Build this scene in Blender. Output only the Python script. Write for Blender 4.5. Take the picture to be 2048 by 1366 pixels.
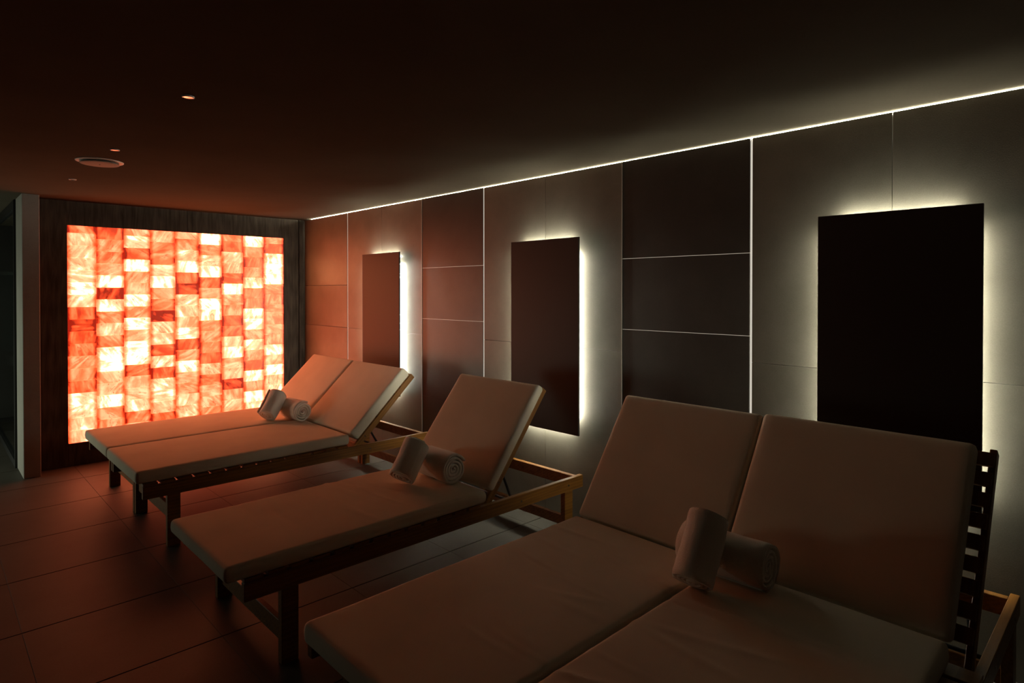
import bpy, bmesh, math, random
from mathutils import Vector, Matrix, noise

scene = bpy.context.scene
for o in list(bpy.data.objects):
    bpy.data.objects.remove(o)

# ------------------------------------------------------------------ camera
W, D, H = 2.8841, 6.1189, 2.172        # tiled wall face, end wall face, ceiling height
cam_data = bpy.data.cameras.new('camera')
cam_data.sensor_fit = 'HORIZONTAL'
cam_data.sensor_width = 36.0
cam_data.lens = 36.0 * 1226.82 / 2048.0
cam_data.shift_y = -(683.0 - 593.86) / 2048.0
cam_data.clip_start = 0.02
cam = bpy.data.objects.new('camera', cam_data)
cam.location = (0, 0, 1.4326)
cam.rotation_euler = (math.pi / 2 - 0.0089, 0, -0.7664)
scene.collection.objects.link(cam)
scene.camera = cam

# ------------------------------------------------------------------ world, exposure, added window light
world = bpy.data.worlds.new('dusk')
scene.world = world
world.use_nodes = True
world.node_tree.nodes['Background'].inputs[0].default_value = (0.62, 0.75, 0.68, 1)
world.node_tree.nodes['Background'].inputs[1].default_value = 0.10
scene.view_settings.view_transform = 'Standard'
scene.view_settings.look = 'None'
scene.view_settings.exposure = 0.0
scene.view_settings.gamma = 1.0
scene.view_settings.use_curve_mapping = False
scene.cycles.max_bounces = 8
scene.cycles.diffuse_bounces = 3
scene.cycles.sample_clamp_indirect = 4.0

fill_light = bpy.data.lights.new('assumed_window_fill', 'AREA')  # added light at an assumed, unseen window; brightens the pillar side and lounger feet
fill_light.shape = 'RECTANGLE'
fill_light.size = 0.8
fill_light.size_y = 1.4
fill_light.energy = 18.5
fill_light.color = (0.90, 0.96, 0.74)
wl = bpy.data.objects.new('assumed_window_fill', fill_light)
wl.location = (-1.17, 6.80, 0.52)
wl.rotation_euler = (0, -math.pi / 2, 0)
scene.collection.objects.link(wl)

SALT_GAIN = 1.5
HALO = 105.0
LINE = 0.62
HLINE = 0.30
COVE = 150.0
LED = (1.0, 0.97, 0.80)

# ------------------------------------------------------------------ helpers
C = scene.collection
R = random.Random(7)

def link(name, mesh, parent=None, mat=None):
    o = bpy.data.objects.new(name, mesh)
    C.objects.link(o)
    if parent is not None:
        o.parent = parent
    if mat is not None and not mesh.materials:
        mesh.materials.append(mat)
    return o

def empty(name, loc=(0, 0, 0), rz=0.0):
    o = bpy.data.objects.new(name, None)
    o.empty_display_size = 0.1
    o.location = loc
    o.rotation_euler = (0, 0, rz)
    C.objects.link(o)
    return o

def tag(o, label, cat, group=None):
    o['label'] = label
    o['category'] = cat
    if group:
        o['group'] = group
    return o

def structure(o, label=None):
    o['kind'] = 'structure'
    if label:
        o['label'] = label
    return o

def bm_mesh(bm, name, smooth=False):
    me = bpy.data.meshes.new(name)
    bm.normal_update()
    bm.to_mesh(me)
    bm.free()
    if smooth:
        for p in me.polygons:
            p.use_smooth = True
    return me

def add_box(bm, lo, hi, bevel=0.0, mtx=None):
    lo, hi = Vector(lo), Vector(hi)
    c, s = (lo + hi) / 2, hi - lo
    m = Matrix.Translation(c) @ Matrix.Diagonal((s.x, s.y, s.z, 1))
    if mtx is not None:
        m = mtx @ m
    r = bmesh.ops.create_cube(bm, size=1.0, matrix=m)
    if bevel > 0:
        es = list({e for v in r['verts'] for e in v.link_edges})
        bmesh.ops.bevel(bm, geom=es, offset=bevel, segments=1, affect='EDGES', profile=0.5)

def box(name, lo, hi, mat, parent=None, bevel=0.0, mtx=None):
    bm = bmesh.new()
    add_box(bm, lo, hi, bevel, mtx)
    return link(name, bm_mesh(bm, name), parent, mat)

def lathe(name, prof, mat, parent=None, seg=40, smooth=True):
    """profile of (r, z) turned about z"""
    bm = bmesh.new()
    rings = []
    for r, z in prof:
        if r < 1e-6:
            rings.append([bm.verts.new((0, 0, z))])
        else:
            rings.append([bm.verts.new((r * math.cos(2 * math.pi * k / seg), r * math.sin(2 * math.pi * k / seg), z)) for k in range(seg)])
    for a, b in zip(rings, rings[1:]):
        for k in range(seg):
            k2 = (k + 1) % seg
            if len(a) == 1 and len(b) == 1:
                continue
            if len(a) == 1:
                bm.faces.new((a[0], b[k2], b[k]))
            elif len(b) == 1:
                bm.faces.new((a[k], a[k2], b[0]))
            else:
                bm.faces.new((a[k], a[k2], b[k2], b[k]))
    bmesh.ops.recalc_face_normals(bm, faces=bm.faces)
    me = bm_mesh(bm, name, smooth)
    return link(name, me, parent, mat)

def cyl_between(name, a, b, r, mat, parent=None, seg=12):
    a, b = Vector(a), Vector(b)
    d = b - a
    bm = bmesh.new()
    m = Matrix.Translation((a + b) / 2) @ d.to_track_quat('Z', 'Y').to_matrix().to_4x4()
    bmesh.ops.create_cone(bm, cap_ends=True, segments=seg, radius1=r, radius2=r, depth=d.length, matrix=m)
    return link(name, bm_mesh(bm, name), parent, mat)

# ------------------------------------------------------------------ materials
class N:
    def __init__(self, name):
        self.m = bpy.data.materials.new(name)
        self.m.use_nodes = True
        self.t = self.m.node_tree
        self.b = self.t.nodes['Principled BSDF']
        self.out = self.t.nodes['Material Output']
    def n(self, kind, **kw):
        nd = self.t.nodes.new(kind)
        for k, v in kw.items():
            if k in nd.inputs:
                nd.inputs[k].default_value = v
            else:
                setattr(nd, k, v)
        return nd
    def l(self, a, b):
        self.t.links.new(a, b)
    def ramp(self, src, stops):
        r = self.n('ShaderNodeValToRGB')
        el = r.color_ramp.elements
        while len(el) > 1:
            el.remove(el[0])
        for i, (p, c) in enumerate(stops):
            e = el[0] if i == 0 else el.new(p)
            e.position = p
            e.color = (*c, 1) if len(c) == 3 else c
        self.l(src, r.inputs[0])
        return r.outputs[0]
    def bump(self, h, strength, dist):
        b = self.n('ShaderNodeBump')
        b.inputs['Strength'].default_value = strength
        b.inputs['Distance'].default_value = dist
        self.l(h, b.inputs['Height'])
        self.l(b.outputs[0], self.b.inputs['Normal'])

def plain(name, col, rough=0.6, metal=0.0, spec=0.5):
    s = N(name)
    s.b.inputs['Base Color'].default_value = (*col, 1)
    s.b.inputs['Roughness'].default_value = rough
    s.b.inputs['Metallic'].default_value = metal
    s.b.inputs['Specular IOR Level'].default_value = spec
    return s.m

def stone(name, c1, c2, rough, scale=3.0, grain=260.0, bump=0.15, spec=0.5):
    s = N(name)
    tc = s.n('ShaderNodeTexCoord')
    oi = s.n('ShaderNodeObjectInfo')
    geo = s.n('ShaderNodeNewGeometry')
    add = s.n('ShaderNodeVectorMath', operation='ADD')
    mul = s.n('ShaderNodeVectorMath', operation='SCALE')
    s.l(oi.outputs['Location'], mul.inputs[0])
    mul.inputs['Scale'].default_value = 3.7
    s.l(geo.outputs['Position'], add.inputs[0])
    s.l(mul.outputs[0], add.inputs[1])
    n1 = s.n('ShaderNodeTexNoise', Scale=scale, Detail=6.0, Roughness=0.6)
    s.l(add.outputs[0], n1.inputs['Vector'])
    n2 = s.n('ShaderNodeTexNoise', Scale=grain, Detail=2.0)
    s.l(geo.outputs['Position'], n2.inputs['Vector'])
    mx = s.n('ShaderNodeMath', operation='MULTIPLY_ADD')
    s.l(n2.outputs[0], mx.inputs[0])
    mx.inputs[1].default_value = 0.35
    s.l(n1.outputs[0], mx.inputs[2])
    s.l(s.ramp(mx.outputs[0], [(0.45, c1), (0.85, c2)]), s.b.inputs['Base Color'])
    s.b.inputs['Roughness'].default_value = rough
    s.b.inputs['Specular IOR Level'].default_value = spec
    s.bump(n2.outputs[0], bump, 0.002)
    return s.m

def wood(name, c1, c2, rough=0.5, axis='X', scale=1.0, spec=0.4):
    s = N(name)
    tc = s.n('ShaderNodeTexCoord')
    oi = s.n('ShaderNodeObjectInfo')
    mp = s.n('ShaderNodeMapping')
    sc = {'X': (1.2, 16, 16), 'Z': (16, 16, 1.2)}[axis]
    mp.inputs['Scale'].default_value = [v * scale for v in sc]
    s.l(tc.outputs['Object'], mp.inputs['Vector'])
    off = s.n('ShaderNodeVectorMath', operation='ADD')
    cmb = s.n('ShaderNodeMath', operation='MULTIPLY')
    cmb.inputs[1].default_value = 37.0
    s.l(oi.outputs['Random'], cmb.inputs[0])
    s.l(mp.outputs[0], off.inputs[0])
    s.l(cmb.outputs[0], off.inputs[1])
    n1 = s.n('ShaderNodeTexNoise', Scale=2.2, Detail=5.0, Roughness=0.65, Distortion=0.6)
    s.l(off.outputs[0], n1.inputs['Vector'])
    w = s.n('ShaderNodeTexWave', Scale=1.3, Distortion=5.0, Detail=3.0)
    w.wave_type = 'RINGS'
    s.l(off.outputs[0], w.inputs['Vector'])
    ad = s.n('ShaderNodeMath', operation='MULTIPLY_ADD')
    s.l(w.outputs['Fac'], ad.inputs[0])
    ad.inputs[1].default_value = 0.14
    s.l(n1.outputs[0], ad.inputs[2])
    s.l(s.ramp(ad.outputs[0], [(0.30, c1), (0.75, c2)]), s.b.inputs['Base Color'])
    s.b.inputs['Roughness'].default_value = rough
    s.b.inputs['Specular IOR Level'].default_value = spec
    s.bump(n1.outputs[0], 0.12, 0.002)
    return s.m

def fabric(name, col, rough=0.9, wscale=700.0, bump=0.2, sheen=0.0):
    s = N(name)
    tc = s.n('ShaderNodeTexCoord')
    n1 = s.n('ShaderNodeTexNoise', Scale=5.0, Detail=4.0)
    s.l(tc.outputs['Object'], n1.inputs['Vector'])
    n2 = s.n('ShaderNodeTexNoise', Scale=wscale, Detail=1.0)
    s.l(tc.outputs['Object'], n2.inputs['Vector'])
    d = tuple(c * 0.9 for c in col)
    s.l(s.ramp(n1.outputs[0], [(0.3, d), (0.7, col)]), s.b.inputs['Base Color'])
    s.b.inputs['Roughness'].default_value = rough
    s.b.inputs['Specular IOR Level'].default_value = 0.2
    if sheen:
        s.b.inputs['Sheen Weight'].default_value = sheen
        s.b.inputs['Sheen Roughness'].default_value = 0.5
    s.bump(n2.outputs[0], bump, 0.002)
    return s.m

def emitter(name, col, strength):
    s = N(name)
    s.b.inputs['Base Color'].default_value = (0.6, 0.6, 0.6, 1)
    s.b.inputs['Emission Color'].default_value = (*col, 1)
    s.b.inputs['Emission Strength'].default_value = strength
    return s.m

def salt():
    s = N('backlit_salt')
    tc = s.n('ShaderNodeTexCoord')
    oi = s.n('ShaderNodeObjectInfo')
    rnd = s.n('ShaderNodeMath', operation='MULTIPLY')
    s.l(oi.outputs['Random'], rnd.inputs[0])
    rnd.inputs[1].default_value = 91.0
    # each brick turns its own veins
    ang = s.n('ShaderNodeMath', operation='MULTIPLY_ADD')
    s.l(oi.outputs['Random'], ang.inputs[0])
    ang.inputs[1].default_value = 5.0
    ang.inputs[2].default_value = -2.5
    rot = s.n('ShaderNodeVectorRotate')
    rot.rotation_type = 'Y_AXIS'
    s.l(tc.outputs['Object'], rot.inputs['Vector'])
    s.l(ang.outputs[0], rot.inputs['Angle'])
    off = s.n('ShaderNodeVectorMath', operation='ADD')
    s.l(rot.outputs[0], off.inputs[0])
    s.l(rnd.outputs[0], off.inputs[1])
    cloud = s.n('ShaderNodeTexNoise', Scale=9.0, Detail=4.0, Roughness=0.55, Distortion=0.4)
    s.l(off.outputs[0], cloud.inputs['Vector'])
    mp = s.n('ShaderNodeMapping')
    mp.inputs['Scale'].default_value = (4.0, 4.0, 15.0)
    s.l(off.outputs[0], mp.inputs['Vector'])
    vein = s.n('ShaderNodeTexNoise', Scale=1.0, Detail=2.5, Roughness=0.5, Distortion=1.6)
    s.l(mp.outputs[0], vein.inputs['Vector'])
    # density of the salt: clouds + veins -> how deep the orange is
    d0 = s.n('ShaderNodeMath', operation='ADD')
    s.l(cloud.outputs[0], d0.inputs[0])
    s.l(vein.outputs[0], d0.inputs[1])
    dens = s.n('ShaderNodeMapRange')
    s.l(d0.outputs[0], dens.inputs['Value'])
    dens.inputs['From Min'].default_value = 0.78
    dens.inputs['From Max'].default_value = 1.22
    dens.inputs['To Min'].default_value = 0.62
    dens.inputs['To Max'].default_value = -0.62
    # clarity of the brick (0 dark red .. 1 clear) is kept in the object's colour alpha
    lev = s.n('ShaderNodeSeparateColor')
    s.l(oi.outputs['Color'], lev.inputs[0])
    # backlight falloff painted into the emission: deeper and dimmer towards the brick sides
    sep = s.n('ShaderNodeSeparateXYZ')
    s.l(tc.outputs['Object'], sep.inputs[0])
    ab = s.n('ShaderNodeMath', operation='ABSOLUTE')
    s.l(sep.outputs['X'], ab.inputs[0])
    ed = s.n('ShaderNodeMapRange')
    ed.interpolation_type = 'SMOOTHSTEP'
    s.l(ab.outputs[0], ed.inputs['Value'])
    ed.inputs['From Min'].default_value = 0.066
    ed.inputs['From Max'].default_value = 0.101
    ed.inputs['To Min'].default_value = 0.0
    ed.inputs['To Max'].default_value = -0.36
    sc = s.n('ShaderNodeMath', operation='MULTIPLY')
    s.l(dens.outputs[0], sc.inputs[0])
    sc.inputs[1].default_value = 0.27
    a1 = s.n('ShaderNodeMath', operation='ADD')
    s.l(lev.outputs[0], a1.inputs[0])
    s.l(sc.outputs[0], a1.inputs[1])
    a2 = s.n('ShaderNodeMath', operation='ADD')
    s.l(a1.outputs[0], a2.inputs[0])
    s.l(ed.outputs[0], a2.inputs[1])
    # overexposed lamp light: warm everywhere, the clear bricks far brighter than the sensor holds
    col = s.ramp(a2.outputs[0], [(0.0, (0.035, 0.0006, 0.0001)), (0.2, (0.14, 0.0110, 0.0024)), (0.4, (0.26, 0.026, 0.0085)),
                                 (0.6, (0.35, 0.052, 0.0235)), (0.74, (0.46, 0.080, 0.041)), (0.84, (0.86, 0.300, 0.105)), (1.0, (1.0, 0.42, 0.130))])
    gain = s.n('ShaderNodeMath', operation='MULTIPLY')
    gain.inputs[0].default_value = 7.5
    gain.inputs[1].default_value = SALT_GAIN
    # dark specks of mineral
    sp = s.n('ShaderNodeTexNoise', Scale=70.0, Detail=2.0)
    s.l(off.outputs[0], sp.inputs['Vector'])
    spm = s.ramp(sp.outputs[0], [(0.24, (0.35, 0.14, 0.08)), (0.33, (1, 1, 1))])
    ck = s.n('ShaderNodeTexNoise', Scale=1.0, Detail=3.0, Roughness=0.5, Distortion=0.8)
    mp2 = s.n('ShaderNodeMapping')
    mp2.inputs['Scale'].default_value = (5.0, 5.0, 22.0)
    mp2.inputs['Location'].default_value = (4.0, 1.0, 7.0)
    s.l(off.outputs[0], mp2.inputs['Vector'])
    s.l(mp2.outputs[0], ck.inputs['Vector'])
    ckm = s.ramp(ck.outputs[0], [(0.605, (1, 1, 1)), (0.625, (0.75, 0.42, 0.34)), (0.640, (1, 1, 1))])
    mck = s.n('ShaderNodeMix', data_type='RGBA', blend_type='MULTIPLY')
    mck.inputs[0].default_value = 1.0
    s.l(spm, mck.inputs[6])
    s.l(ckm, mck.inputs[7])
    spm = mck.outputs[2]
    mx = s.n('ShaderNodeMix', data_type='RGBA', blend_type='MULTIPLY')
    mx.inputs[0].default_value = 1.0
    s.l(col, mx.inputs[6])
    s.l(spm, mx.inputs[7])
    s.l(mx.outputs[2], s.b.inputs['Emission Color'])
    s.l(gain.outputs[0], s.b.inputs['Emission Strength'])
    s.b.inputs['Base Color'].default_value = (0.35, 0.2, 0.15, 1)
    s.b.inputs['Roughness'].default_value = 0.5
    return s.m

M = {}
M['ceiling'] = stone('ceiling_paint', (0.080, 0.070, 0.052), (0.094, 0.083, 0.062), 0.95, 2.0, 90.0, 0.03, 0.0)
M['tile'] = stone('grey_stone_tile', (0.135, 0.125, 0.095), (0.205, 0.192, 0.15), 0.42, 2.5, 240.0, 0.22)
M['dark_tile'] = stone('dark_stone_tile', (0.055, 0.05, 0.042), (0.085, 0.078, 0.066), 0.36, 2.5, 240.0, 0.2)
M['floor_tile'] = stone('floor_stone', (0.055, 0.050, 0.040), (0.085, 0.077, 0.063), 0.55, 2.0, 160.0, 0.12, 0.25)
M['grout'] = plain('grout', (0.05, 0.045, 0.04), 0.9)
M['plaster'] = stone('plaster', (0.31, 0.30, 0.27), (0.38, 0.37, 0.335), 0.85, 3.0, 120.0, 0.05, 0.25)
M['far_wall'] = stone('dark_plaster', (0.035, 0.033, 0.03), (0.05, 0.048, 0.044), 0.9, 3.0, 120.0, 0.05, 0.2)
M['back'] = plain('cavity_board', (0.30, 0.29, 0.26), 0.9)
M['dark_wood'] = wood('dark_stained_board', (0.026, 0.018, 0.012), (0.090, 0.068, 0.048), 0.7, 'Z', 1.0, 0.15)
M['teak'] = wood('oiled_teak', (0.13, 0.048, 0.007), (0.27, 0.112, 0.017), 0.42, 'X')
M['cover'] = fabric('cushion_cover', (0.82, 0.74, 0.58))
M['piping'] = fabric('cushion_piping', (0.60, 0.54, 0.48))
M['towel'] = fabric('white_terry', (0.86, 0.83, 0.72), 1.0, 420.0, 0.9, 0.3)
M['panel'] = plain('matt_black_panel', (0.032, 0.028, 0.025), 0.5, 0.0, 0.35)
M['black'] = plain('black_metal', (0.012, 0.012, 0.012), 0.5)
M['steel'] = plain('bolt_steel', (0.75, 0.74, 0.72), 0.25, 1.0)
M['trim'] = plain('tile_trim', (0.55, 0.52, 0.45), 0.45, 0.6)
M['lens'] = plain('downlight_lens', (0.92, 0.92, 0.92), 0.06, 1.0)
M['white'] = plain('white_enamel', (0.78, 0.77, 0.74), 0.35)
M['vent'] = plain('vent_enamel', (0.82, 0.80, 0.76), 0.6, 0.0, 0.3)
M['vent_disc'] = plain('vent_disc_shaded', (0.36, 0.33, 0.29), 0.8, 0.0, 0.1)  # shade painted into the disc colour: the ring catches more light
M['halo'] = emitter('halo_led', LED, HALO)
M['line'] = emitter('line_led', (1.0, 0.93, 0.78), LINE)
M['hline'] = emitter('thin_line_led', (1.0, 0.90, 0.70), HLINE)
M['cove'] = emitter('cove_led', LED, COVE)
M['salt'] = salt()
g = N('partition_glass')
g.b.inputs['Base Color'].default_value = (0.75, 0.9, 0.86, 1)
g.b.inputs['Roughness'].default_value = 0.03
g.b.inputs['Transmission Weight'].default_value = 1.0
g.b.inputs['IOR'].default_value = 1.45
M['glass'] = g.m
M['teal'] = plain('teal_panel', (0.05, 0.12, 0.125), 0.3)

# ------------------------------------------------------------------ floor
X0, X1, Y0, Y1 = -1.20, 3.02, -1.5, 9.0
fl = structure(box('floor', (X0 - .1, Y0 - .1, -0.10), (X1, Y1 + .1, -0.004), M['grout']), 'grey square stone tiles laid as the floor')
TS = 0.5985
bm = bmesh.new()
add_box(bm, (-TS / 2 + .0008, -TS / 2 + .0008, -0.010), (TS / 2 - .0008, TS / 2 - .0008, 0.0), 0.0005)
tile_me = bm_mesh(bm, 'floor_tile')
tile_me.materials.append(M['floor_tile'])
xs = [0.893 + k * TS for k in range(-4, 4)]
ys = [5.68 + k * 0.6035 for k in range(-12, 6)]
for xj in xs:
    for yj in ys:
        cx, cy = xj + TS / 2, yj + 0.6035 / 2
        if cx - TS / 2 > 2.97 or cy > Y1 - .2 or cy < Y0 + .2 or cx < X0 + .25:
            continue
        link('tile', tile_me, fl).location = (cx, cy, 0)

# ------------------------------------------------------------------ ceiling
ce = structure(box('ceiling', (X0 - .1, Y0 - .1, H + 0.006), (X1 + .05, Y1 + .1, H + 0.16), M['ceiling']), 'plain painted ceiling, orange near the salt wall')

# ------------------------------------------------------------------ walls out of view, with an assumed window
structure(box('wall_rear', (X0 - .1, Y0 - .1, 0), (X1, Y0, H + .02), M['far_wall']), 'plain plaster wall behind the camera')
wlft = empty('wall_left')
structure(wlft, 'dark wall with an assumed low window beside the pillar')
VX, VY0, VY1, VZ0, VZ1 = X0, 6.0, 7.5, 0.10, 0.95
for lo, hi in (((VX - .1, Y0, 0), (VX, VY0, H + .02)), ((VX - .1, VY1, 0), (VX, Y1, H + .02)),
               ((VX - .1, VY0, 0), (VX, VY1, VZ0)), ((VX - .1, VY0, VZ1), (VX, VY1, H + .02))):
    box('wall_section', lo, hi, M['far_wall'], wlft)
assumed_win = empty('assumed_window')  # unseen window, added to account for the cool light from the left
structure(assumed_win, 'assumed low window in the corridor wall, out of view')
ym = (VY0 + VY1) / 2
for lo, hi in (((VX - .07, VY0, VZ0), (VX - .03, VY1, VZ0 + .05)), ((VX - .07, VY0, VZ1 - .05), (VX - .03, VY1, VZ1)),
               ((VX - .07, VY0, VZ0 + .05), (VX - .03, VY0 + .05, VZ1 - .05)), ((VX - .07, VY1 - .05, VZ0 + .05), (VX - .03, VY1, VZ1 - .05)),
               ((VX - .07, ym - .02, VZ0 + .05), (VX - .03, ym + .02, VZ1 - .05))):
    box('window_frame', lo, hi, M['black'], assumed_win)
box('pane', (VX - .055, VY0 + .05, VZ0 + .05), (VX - .048, ym - .02, VZ1 - .05), M['glass'], assumed_win)
box('pane', (VX - .055, ym + .02, VZ0 + .05), (VX - .048, VY1 - .05, VZ1 - .05), M['glass'], assumed_win)
structure(box('wall_corridor_end', (X0 - .1, Y1, 0), (X1, Y1 + .1, H + .02), M['far_wall']), 'plain wall at the end of the corridor')

# ------------------------------------------------------------------ end wall: dark boards round the salt panel
SX0, SX1, SZ0, SZ1 = 0.858, 2.664, 0.184, 1.975
wb = structure(box('wall_back', (0.672, D + 0.10, 0), (W + .13, D + 0.16, H + .015), M['dark_wood']), 'dark wood wall around the glowing salt panel')
bm_boards = [
    ((0.684, D, 0), (SX0, D + .02, H)),                       # left of the panel
    ((SX0, D, SZ1), (1.76, D + .02, H)), ((1.762, D, SZ1), (SX1, D + .02, H)),
    ((SX0, D, 0), (1.76, D + .02, SZ0)), ((1.762, D, 0), (SX1, D + .02, SZ0)),
    ((SX1, D, 0), (2.818, D + .02, H)),                       # right jamb
    ((2.826, D, 0), (2.876, D + .02, H)),                     # narrow strip in the corner
]
for lo, hi in bm_boards:
    c = (Vector(lo) + Vector(hi)) / 2
    o = box('board', Vector(lo) - c, Vector(hi) - c, M['dark_wood'], wb, 0.0015)
    o.location = c
box('board_end', (0.672, D, 0), (0.684, D + .12, H), M['dark_wood'], wb)

# pillar: the painted wall end to the left
pil = structure(box('wall_pillar', (0.553, 5.945, 0), (0.660, 6.36, H + .012), M['plaster'], None, 0.003), 'pale plastered pillar left of the dark wood wall')

# ------------------------------------------------------------------ salt panel
sp = empty('salt_brick_panel', ((SX0 + SX1) / 2, D, SZ0))
tag(sp, 'glowing orange and white salt brick panel framed by dark wood', 'light panel')
CWID = (SX1 - SX0) / 9
RH = (SZ1 - SZ0) / 17.6
LV = [
 [2,3.5,3.8,4,4.5,5,4,1.3,1,1.5,2,3,2.3,2,4.6,4.2,4.2,3.8],
 [1.3,2.8,2.3,3.5,4.7,.7,4.7,2.7,4,2.4,4.5,5,3.6,3.5,5,2.6,2.7,2.5],
 [3.2,4.4,1.6,5,3,3,4.8,2.6,5,3.6,4.8,5,2,3.8,3.3,4.2,2.2,3],
 [3.2,2.2,2.8,3.6,5,3.3,2,.2,3.6,3.8,1.5,3.8,1.6,4,4.3,3.8,2,3],
 [4,2.4,4,5,1.6,.8,4.2,4,3.6,4.4,1.6,3,4.8,3,2.7,3.6,3.6,3],
 [5,2.3,4.2,5,2,2.6,5,4.8,2.6,2.5,2.3,1.4,3.5,2.2,3.6,3,2.6,3],
 [2.4,1.5,3.8,3.2,2,5,3,2.6,1.5,1.8,3.6,5,3.4,3.3,.7,3,3.5,3],
 [5,2.8,1.6,2.3,4.2,2.5,2.3,4.8,4.9,2.8,4.5,2.8,2,5,3,5,4,3],
 [3,1.3,4.7,4.7,4.9,2.6,2.4,2.5,2.5,3.2,2.7,4.5,3.4,4.6,3.5,4,4,4]]
def brick_mesh(h, seed):
    rr = random.Random(seed)
    bm = bmesh.new()
    add_box(bm, (-CWID / 2 + .0012, 0, -h / 2 + .0006), (CWID / 2 - .0012, .05, h / 2 - .0006), 0.004)
    for v in bm.verts:
        v.co += Vector((rr.uniform(-.0008, .0008), rr.uniform(-.0015, .0015), rr.uniform(-.0005, .0005)))
    me = bm_mesh(bm, 'salt_brick')
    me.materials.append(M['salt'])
    return me
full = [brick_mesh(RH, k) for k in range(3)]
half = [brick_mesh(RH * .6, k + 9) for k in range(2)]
HW = (SX1 - SX0) / 2
for ci, col in enumerate(LV):
    z = SZ1
    for ri, lv in enumerate(col):
        is_half = (ri == 0) if ci % 2 == 0 else (ri == 17)
        h = RH * .6 if is_half else RH
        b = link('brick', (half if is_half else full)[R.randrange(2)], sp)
        b.location = (-HW + CWID * (ci + .5), 0.006 + R.uniform(0, .004), z - h / 2 - SZ0)
        v = min(1.0, lv / 5.0) * .84
        b.color = (v, v, v, 1)
        z -= h
box('backing', (-HW, .062, 0), (HW, .085, SZ1 - SZ0), M['back'], sp)

# ------------------------------------------------------------------ right wall: tiles, light lines, cove
wr = structure(box('wall_right', (W + .085, Y0, 0), (W + .135, D + .1, H + .012), M['back']), 'grey stone-tiled wall with thin lines of light')
TH = 0.012
def wall_tile(y0, y1, z0, z1, mat, gap=.0015):
    c = Vector((W + TH / 2, (y0 + y1) / 2, (z0 + z1) / 2))
    o = box('tile', (-TH / 2, -(y1 - y0) / 2 + gap, -(z1 - z0) / 2 + gap), (TH / 2, (y1 - y0) / 2 - gap, (z1 - z0) / 2 - gap), mat, wr, 0.0012)
    o.location = c
    return o
def back_of(y0, y1, z0, z1):
    pass
GY = [5.223, 3.288, 1.334, -0.613]      # lit vertical gaps
TY = [4.034, 2.09, 0.146]               # trims between the halo bays and the dark columns
GW = 0.0055
# end bay next to the salt wall
for z0, z1 in ((0.0, 1.092), (1.092, 1.492), (1.492, H)):
    wall_tile(GY[0] + GW, D - .002, z0, z1, M['tile'])
for k in range(3):
    hi, lo = GY[k] - GW, TY[k]
    mid = (hi + lo) / 2
    for z0, z1 in ((0.0, 1.09), (1.09, H)):
        wall_tile(mid, hi, z0, z1, M['tile'], .0008)
        wall_tile(lo + .002, mid, z0, z1, M['tile'], .0008)
    box('trim_strip', (W - .004, lo - .002, 0), (W + .012, lo + .001, H), M['trim'], wr)
    # dark column of stacked tiles with thin lit joints
    a, b = GY[k + 1] + GW, TY[k] - .002
    for z0, z1 in ((0.0, .60), (.60, 1.2155), (1.2185, 1.6175), (1.6205, H)):
        wall_tile(a, b, z0, z1, M['dark_tile'], .0)
    for zc in (1.217, 1.619):
        box('light_line', (W + .004, a, zc - .0013), (W + .009, b, zc + .0013), M['hline'], wr)
for y in GY:
    box('light_line', (W + .004, y - GW + .0008, 0), (W + .010, y + GW - .0008, H - .004), M['line'], wr)
# tiles beyond the frame
wall_tile(Y0, GY[3] - GW, 0, H, M['tile'])
# light strip lying behind the top of the tiles, shining up at the ceiling
box('cove_light', (W + .0180, Y0 + .05, H - .006), (W + .026, D - .12, H + .0045), M['cove'], wr)

# ------------------------------------------------------------------ backlit wall panels
def wall_panel(yc, label):
    PX = W - .060
    t = empty('wall_panel', (PX, yc, .566))
    tag(t, label, 'wall panel', 'backlit dark panels along the tiled wall')
    w2, h = .290, 1.193
    box('panel_face', (0, -w2, 0), (.014, w2, h), M['panel'], t, .001)
    box('mounting_frame', (.014, -w2 + .07, .07), (.059, w2 - .07, h - .07), M['black'], t)
    e = .034                                  # strips sit in from the panel edge
    for s in (-1, 1):
        y = s * (w2 - .060)
        box('led_strip', (.034, min(y, y + s * .006), .09), (.050, max(y, y + s * .006), h - .09), M['halo'], t)
    for z, s in ((e, -1), (h - e, 1)):
        box('led_strip', (.034, -w2 + .08, min(z, z + s * .006)), (.050, w2 - .08, max(z, z + s * .006)), M['halo'], t)
    return t
wall_panel(4.561, 'backlit dark wall panel nearest the glowing salt wall')
wall_panel(2.653, 'backlit dark wall panel behind the single lounger')
wall_panel(.716, 'backlit black wall panel behind the nearest pair of loungers')

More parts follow.
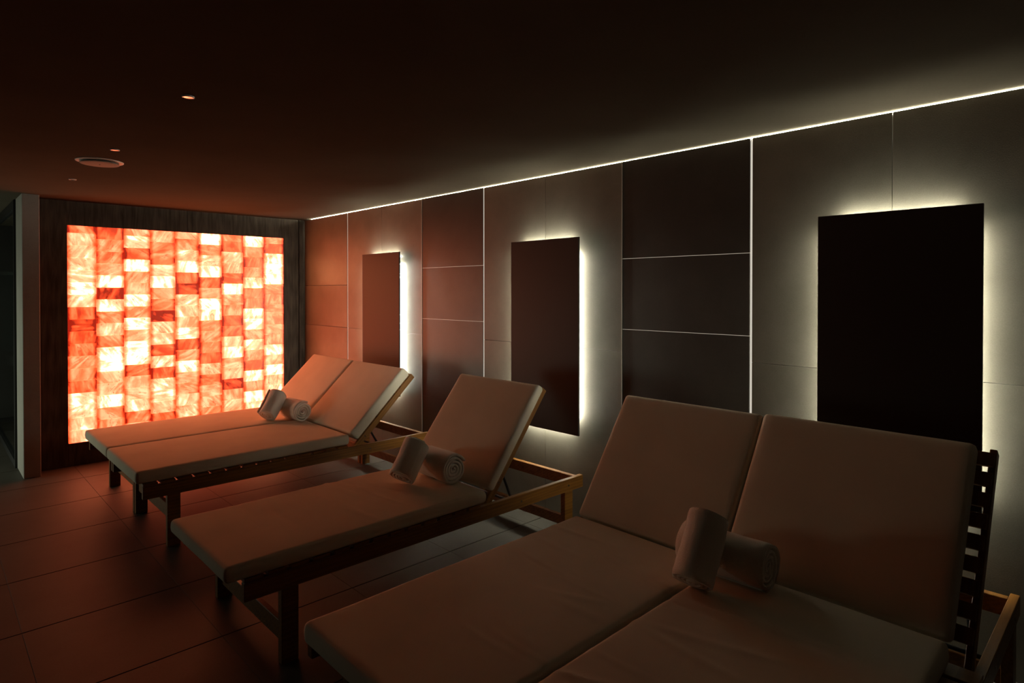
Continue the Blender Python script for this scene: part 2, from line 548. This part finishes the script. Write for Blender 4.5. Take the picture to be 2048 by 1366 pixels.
# ------------------------------------------------------------------ loungers
def rounded_slab(name, L, Wd, T, r, seed, wrinkle, mat, parent, nx=56, ny=26, crown=.004):
    """soft upholstered slab from 0..L, -Wd/2..Wd/2, 0..T"""
    def axis(n, a, b):
        pts = [a, a + r * .15, a + r * .5, a + r]
        pts += [a + r + (b - a - 2 * r) * k / n for k in range(1, n)]
        pts += [b - r, b - r * .5, b - r * .15, b]
        return pts
    ax, ay, az = axis(nx, 0, L), axis(ny, -Wd / 2, Wd / 2), axis(3, 0, T)
    bm = bmesh.new()
    vd = {}
    lo, hi = Vector((r, -Wd / 2 + r, r)), Vector((L - r, Wd / 2 - r, T - r))
    rng = random.Random(seed)
    folds = [(rng.uniform(.1, .9) * L, rng.uniform(-.45, .45) * Wd, rng.uniform(.15, .75), rng.uniform(.10, .28), rng.uniform(.009, .022), rng.choice((-1, 1, 1))) for _ in range(11 if wrinkle > .004 else 4)]
    def V(i, j, k):
        key = (i, j, k)
        if key in vd:
            return vd[key]
        p = Vector((ax[i], ay[j], az[k]))
        q = Vector((min(max(p.x, lo.x), hi.x), min(max(p.y, lo.y), hi.y), min(max(p.z, lo.z), hi.z)))
        d = p - q
        if d.length > 1e-9:
            p = q + d.normalized() * r
        top = max(0.0, (p.z / T - .5) * 2)
        u, v = p.x / L, p.y / Wd
        f = max(0.0, 1 - (2 * u - 1) ** 4) * max(0.0, 1 - (2 * v) ** 4)
        p.z += top * crown * f
        n = noise.noise(Vector((p.x * 3.1, p.y * 2.3, seed * 1.7)))
        p.z += top * wrinkle * .6 * n
        for fx, fy, fa, fl_, fw, sg in folds:
            ca, sa = math.cos(fa + 1.2), math.sin(fa + 1.2)
            dx, dy = p.x - fx, p.y - fy
            al, ac = dx * ca + dy * sa, -dx * sa + dy * ca
            ac += .07 * al * al / max(fl_, .05)
            if abs(al) < fl_ * 2.2:
                p.z += top * wrinkle * .55 * sg * math.exp(-(ac / fw) ** 2) * math.exp(-(al / fl_) ** 2)
        side = 1 - abs(p.z / T - .5) * 2
        if side > 0:
            nn = noise.noise(Vector((p.x * 6, p.y * 6, seed + 9.0)))
            if j in (0, len(ay) - 1):
                p.y += (.004 * side + wrinkle * .4 * nn) * (1 if p.y > 0 else -1)
            if i in (0, len(ax) - 1):
                p.x += (.004 * side + wrinkle * .4 * nn) * (1 if p.x > L / 2 else -1)
        vd[key] = bm.verts.new(p)
        return vd[key]
    I, J, K = len(ax) - 1, len(ay) - 1, len(az) - 1
    for i in range(I):
        for j in range(J):
            bm.faces.new((V(i, j, 0), V(i, j + 1, 0), V(i + 1, j + 1, 0), V(i + 1, j, 0)))
            bm.faces.new((V(i, j, K), V(i + 1, j, K), V(i + 1, j + 1, K), V(i, j + 1, K)))
    for i in range(I):
        for k in range(K):
            bm.faces.new((V(i, 0, k), V(i + 1, 0, k), V(i + 1, 0, k + 1), V(i, 0, k + 1)))
            bm.faces.new((V(i, J, k), V(i, J, k + 1), V(i + 1, J, k + 1), V(i + 1, J, k)))
    for j in range(J):
        for k in range(K):
            bm.faces.new((V(0, j, k), V(0, j, k + 1), V(0, j + 1, k + 1), V(0, j + 1, k)))
            bm.faces.new((V(I, j, k), V(I, j + 1, k), V(I, j + 1, k + 1), V(I, j, k + 1)))
    me = bm_mesh(bm, name, True)
    return link(name, me, parent, mat)

FW = 0.740
RT = 0.360            # top of the side rails
def lounger(label, ynear, foot, seat_end, base, theta, blen, my0, my1, t_seat, t_back, z_top, str_z, seed, wrinkle, rail0=.865):
    t = empty('sun_lounger', (0, ynear + FW / 2, 0))
    tag(t, label, 'lounger', 'wooden loungers with pale cushions')
    hw = FW / 2
    rail1, rt = 2.785, .028
    for s in (-1, 1):
        a, b = sorted((s * hw, s * (hw - rt)))
        rl = box('side_rail', (rail0 - 1.8, a, RT - .070), (rail1 - 1.8, b, RT), M['teak'], t, .002)
        rl.location.x = 1.8
        for xb in (2.275, 2.655):
            y_out = s * hw
            cyl_between('bolt', (xb - 1.8, y_out - s * .002, RT - .035), (xb - 1.8, y_out + s * .003, RT - .035), .0055, M['steel'], rl)
        for xl in (.985, 2.625):
            a, b = sorted((s * hw, s * (hw - .034)))
            lg = box('leg', (-.034, a, -RT / 2 + .035), (.034, b, RT / 2 - .035), M['teak'], t, .002)
            lg.location = (xl + .034, 0, RT / 2 - .035)
    # cross pieces
    box('end_rail', (2.726, -hw + rt, RT - .066), (2.756, hw - rt, RT - .002), M['teak'], t, .002)
    box('end_rail', (rail0 + .150, -hw + rt, RT - .055), (rail0 + .175, hw - rt, RT - .004), M['teak'], t, .002)
    box('stretcher', (1.000, -hw + .03, str_z), (1.024, hw - .03, str_z + .075), M['teak'], t, .002)
    box('stretcher', (2.645, -hw + .03, .090), (2.671, hw - .03, .146), M['teak'], t, .002)
    # seat slats on top of the rails
    x = rail0 + .002
    k = 0
    while x < seat_end - .02:
        sl = box('seat_slat', (-.036, -hw + .002, 0), (.036, hw - .002, .015), M['teak'], t, .0015)
        sl.location = (x + .036, 0, RT + .0003)
        x += .0895
    # backrest: local u along, v to the back, leaned by theta
    th = math.radians(theta)
    du, dv = Vector((math.cos(th), 0, math.sin(th))), Vector((math.sin(th), 0, -math.cos(th)))
    B = Vector((base[0], 0, base[1]))
    bw = hw - rt - .003
    mt = Matrix(((du.x, 0, dv.x, B.x), (du.y, 1, dv.y, 0), (du.z, 0, dv.z, B.z), (0, 0, 0, 1)))
    # matrix columns: u, y, v ; v points to the rear
    for s in (-1, 1):
        a, b = sorted((s * bw, s * (bw - .020)))
        st = box('back_stile', (-.105, a, t_back + .014), (blen + .020, b, t_back + .056), M['teak'], t, .002)
        st.matrix_local = mt
        sb = .12
        cyl_between('bolt', (.06, s * (bw + .0015), t_back + .035), (.06, s * (bw - .004), t_back + .035), .005, M['steel'], st)
    u = .015
    while u + .05 < blen + .03:
        sl = box('back_slat', (u, -bw + .004, t_back), (u + .047, bw - .004, t_back + .0135), M['teak'], t, .0015)
        sl.matrix_local = mt
        u += .0690
    # prop that holds the backrest up
    pu = .12
    top = B + du * pu + dv * (t_back + .058)
    for s in (-1, 1):
        y = s * (bw - .032)
        cyl_between('prop_bar', (top.x, y, top.z), (top.x + .075, y, RT - .050), .007, M['black'], t)
    cyl_between('prop_rod', (top.x + .075, -hw + rt, RT - .050), (top.x + .075, hw - rt, RT - .050), .007, M['black'], t)
    # cushions
    yc = (my0 + my1) / 2 - (ynear + hw)
    wd = my1 - my0
    sc = rounded_slab('seat_cushion', seat_end - foot, wd, t_seat, min(.016, t_seat * .3), seed, wrinkle, M['cover'], t, *((150, 84) if wrinkle > .004 else (70, 36)))
    sc.location = (foot, yc, z_top - t_seat)
    bc = rounded_slab('back_cushion', blen, wd, t_back, min(.016, t_back * .3), seed + 50, wrinkle * .25, M['cover'], t, 26, 26)
    # slab top (local +z) must face the front: u -> x, -v -> z
    bc.matrix_local = Matrix(((du.x, 0, -dv.x, B.x + dv.x * (t_back - .0005)), (0, 1, 0, yc), (du.z, 0, -dv.z, B.z + dv.z * (t_back - .0005)), (0, 0, 0, 1)))
    return t

lounger('wooden lounger with pale cushion standing closest to the glowing salt wall',
        4.560, .835, 2.120, (2.130, .452), 43.8, .603, 4.564, 5.262, .070, .080, .446, .147, 1, .0012)
lounger('wooden lounger of the far pair, on the side away from the salt wall',
        3.806, .835, 2.120, (2.130, .452), 43.8, .603, 3.820, 4.546, .070, .080, .446, .147, 2, .0012)
lounger('single wooden lounger standing alone between the two pairs',
        2.293, .778, 2.026, (2.034, .452), 52.0, .605, 2.288, 2.962, .060, .052, .437, .070, 3, .0045, .845)
lounger('lounger of the nearest pair, on the side towards the single lounger',
        1.083, .820, 2.085, (2.093, .446), 53.5, .610, 1.088, 1.756, .068, .062, .443, .110, 4, .0062)
lounger('lounger nearest the camera, at the right edge of the photo',
        .308, .820, 2.085, (2.093, .446), 54.5, .612, .386, 1.075, .068, .062, .443, .110, 5, .0062)

# ------------------------------------------------------------------ rolled towels
def towel(label, a, b, rad, seed, turns=4.2, roll=0.0, squash=1.0):
    a, b = Vector(a), Vector(b)
    d = b - a
    L = d.length
    rng = random.Random(seed)
    t = empty('rolled_towel')
    tag(t, label, 'towel', 'rolled white towels on the loungers')
    bm = bmesh.new()
    n = 150
    tot = turns * 2 * math.pi
    pitch = rad / (turns + .3)
    segs = 14
    rows = []
    ph = rng.uniform(0, 6)
    for i in range(n + 1):
        ang = tot * i / n
        rc = .3 * pitch + pitch * ang / (2 * math.pi)
        wob = 1 + .06 * noise.noise(Vector((ang * .9, seed, 0)))
        # ends of the layers are uneven
        e0 = .006 * noise.noise(Vector((ang * .6, seed + 3, 1))) + .010 * (1 - i / n) * (1 if seed % 2 else -.3)
        e1 = .006 * noise.noise(Vector((ang * .6, seed + 8, 2))) + .010 * (1 - i / n) * (1 if seed % 2 else -.3)
        row_o, row_i = [], []
        for k in range(segs + 1):
            f = k / segs
            z = -L / 2 + e0 + f * (L - e0 - e1)
            edge = min(f, 1 - f) * L
            rnd = 1.0 if edge > .012 else .70 + .30 * math.sqrt(max(0, 1 - (1 - edge / .012) ** 2))
            fz = .0020 * noise.noise(Vector((math.cos(ang) * rc * 45, math.sin(ang) * rc * 45, z * 45 + seed)))
            fz += .005 * noise.noise(Vector((math.cos(ang) * rc * 9, math.sin(ang) * rc * 9, z * 9 + seed)))
            ro = (rc * wob + pitch * .46 * rnd + fz)
            ri = max(.001, rc * wob - pitch * .44 * rnd)
            ca, sa = math.cos(ang + ph), math.sin(ang + ph)
            row_o.append(bm.verts.new((ro * ca, ro * sa, z)))
            row_i.append(bm.verts.new((ri * ca, ri * sa, z)))
        rows.append((row_o, row_i))
    for (o1, i1), (o2, i2) in zip(rows, rows[1:]):
        for k in range(segs):
            bm.faces.new((o1[k], o2[k], o2[k + 1], o1[k + 1]))
            bm.faces.new((i1[k], i1[k + 1], i2[k + 1], i2[k]))
        bm.faces.new((o1[0], i1[0], i2[0], o2[0]))
        bm.faces.new((o1[-1], o2[-1], i2[-1], i1[-1]))
    for (o, i), fl_ in ((rows[0], 0), (rows[-1], 1)):
        for k in range(segs):
            bm.faces.new((o[k], o[k + 1], i[k + 1], i[k]) if fl_ == 0 else (o[k], i[k], i[k + 1], o[k + 1]))
    bmesh.ops.recalc_face_normals(bm, faces=bm.faces)
    me = bm_mesh(bm, 'towel_roll', True)
    o = link('towel_roll', me, t, M['towel'])
    # place: local z along the axis
    q = d.to_track_quat('Z', 'Y').to_matrix().to_4x4()
    t.location = (a.x, a.y, min(a.z, b.z))
    mid = (a + b) / 2 - Vector(t.location)
    S = Matrix.Diagonal((1, 1, squash, 1))
    o.matrix_local = Matrix.Translation(mid) @ S @ q @ Matrix.Rotation(roll, 4, 'Z')
    return t

towel('rolled white towel lying at the joint of the far pair of loungers', (2.080, 4.440, .520), (2.072, 4.690, .520), .074, 1)
towel('rolled white towel leaning on another, on the far pair of loungers', (1.880, 4.640, .490), (2.000, 4.700, .640), .070, 2)
towel('rolled white towel lying crosswise on the single lounger', (1.974, 2.475, .514), (1.974, 2.735, .514), .076, 3)
towel('rolled white towel leaning on another, on the single lounger', (1.758, 2.632, .482), (1.882, 2.670, .632), .070, 4)
towel('rolled white towel lying across the joint of the nearest pair of loungers', (2.008, .858, .521), (1.998, 1.170, .521), .077, 5)
towel('rolled white towel leaning on another, on the nearest pair of loungers', (1.800, 1.030, .487), (1.936, 1.042, .665), .070, 6)

# ------------------------------------------------------------------ ceiling fittings
CZ = H + .006
for (x, y), lab in (((.739, 2.552), 'small round ceiling downlight nearest the camera'),
                    ((.737, 3.773), 'small round ceiling downlight beside the round air vent'),
                    ((.727, 4.957), 'small round ceiling downlight nearest the salt wall')):
    t = empty('downlight', (x, y, CZ - .006))
    tag(t, lab, 'downlight', 'ceiling downlights')
    lathe('trim_ring', [(.0185, .006), (.0225, .006), (.0215, .001), (.0190, .000), (.0185, .002)], M['white'], t, 32)
    lathe('lens', [(0, .0016), (.0188, .0016), (.0188, .006)], M['lens'], t, 32, False)
v = empty('ceiling_vent', (.741, 4.178, CZ - .030))
tag(v, 'round white air vent with a domed disc on the ceiling', 'vent')
lathe('outer_ring', [(.072, .030), (.118, .030), (.117, .0270), (.112, .0258), (.078, .0245), (.072, .0260), (.072, .030)], M['vent'], v, 48)
disc = lathe('centre_disc', [(0, .0125), (.080, .0125), (.095, .0140), (.098, .0165), (.094, .0185), (0, .020)], M['vent_disc'], v, 48)
lathe('screw', [(0, .0105), (.004, .011), (.004, .014)], M['black'], disc, 12)
lathe('stem', [(0, .015), (.012, .015), (.012, .030), (0, .030)], M['white'], v, 16)

# ------------------------------------------------------------------ glazed partition beyond the pillar
gp = empty('window_2', (0.56, 6.36, 0))
structure(gp, 'dark framed glass partition beyond the pillar')
box('window_frame', (-.022, .0, 0), (.022, 2.5, .055), M['black'], gp)
box('window_frame', (-.022, .0, H - .07), (.022, 2.5, H), M['black'], gp)
box('window_frame', (-.022, .0, .055), (.022, .04, H - .07), M['black'], gp)
box('window_frame', (-.022, 2.46, .055), (.022, 2.5, H - .07), M['black'], gp)
box('pane', (-.004, .04, .055), (.004, 2.46, H - .07), M['glass'], gp)
ld = box('ledge', (0.75, 8.55, .62), (1.9, 8.98, .70), M['white'])
tag(ld, 'pale ledge dimly seen through the glass partition', 'ledge')
tp = box('glass_panel', (0.65, 8.975, .75), (1.9, 8.99, 1.62), M['teal'])
tag(tp, 'dim teal panel on the wall beyond the glass partition', 'panel')
rl = box('panel_rail', (0.65, 8.93, 1.62), (1.9, 8.99, 1.655), M['white'])
tag(rl, 'pale rail above the teal panel beyond the glass partition', 'rail')
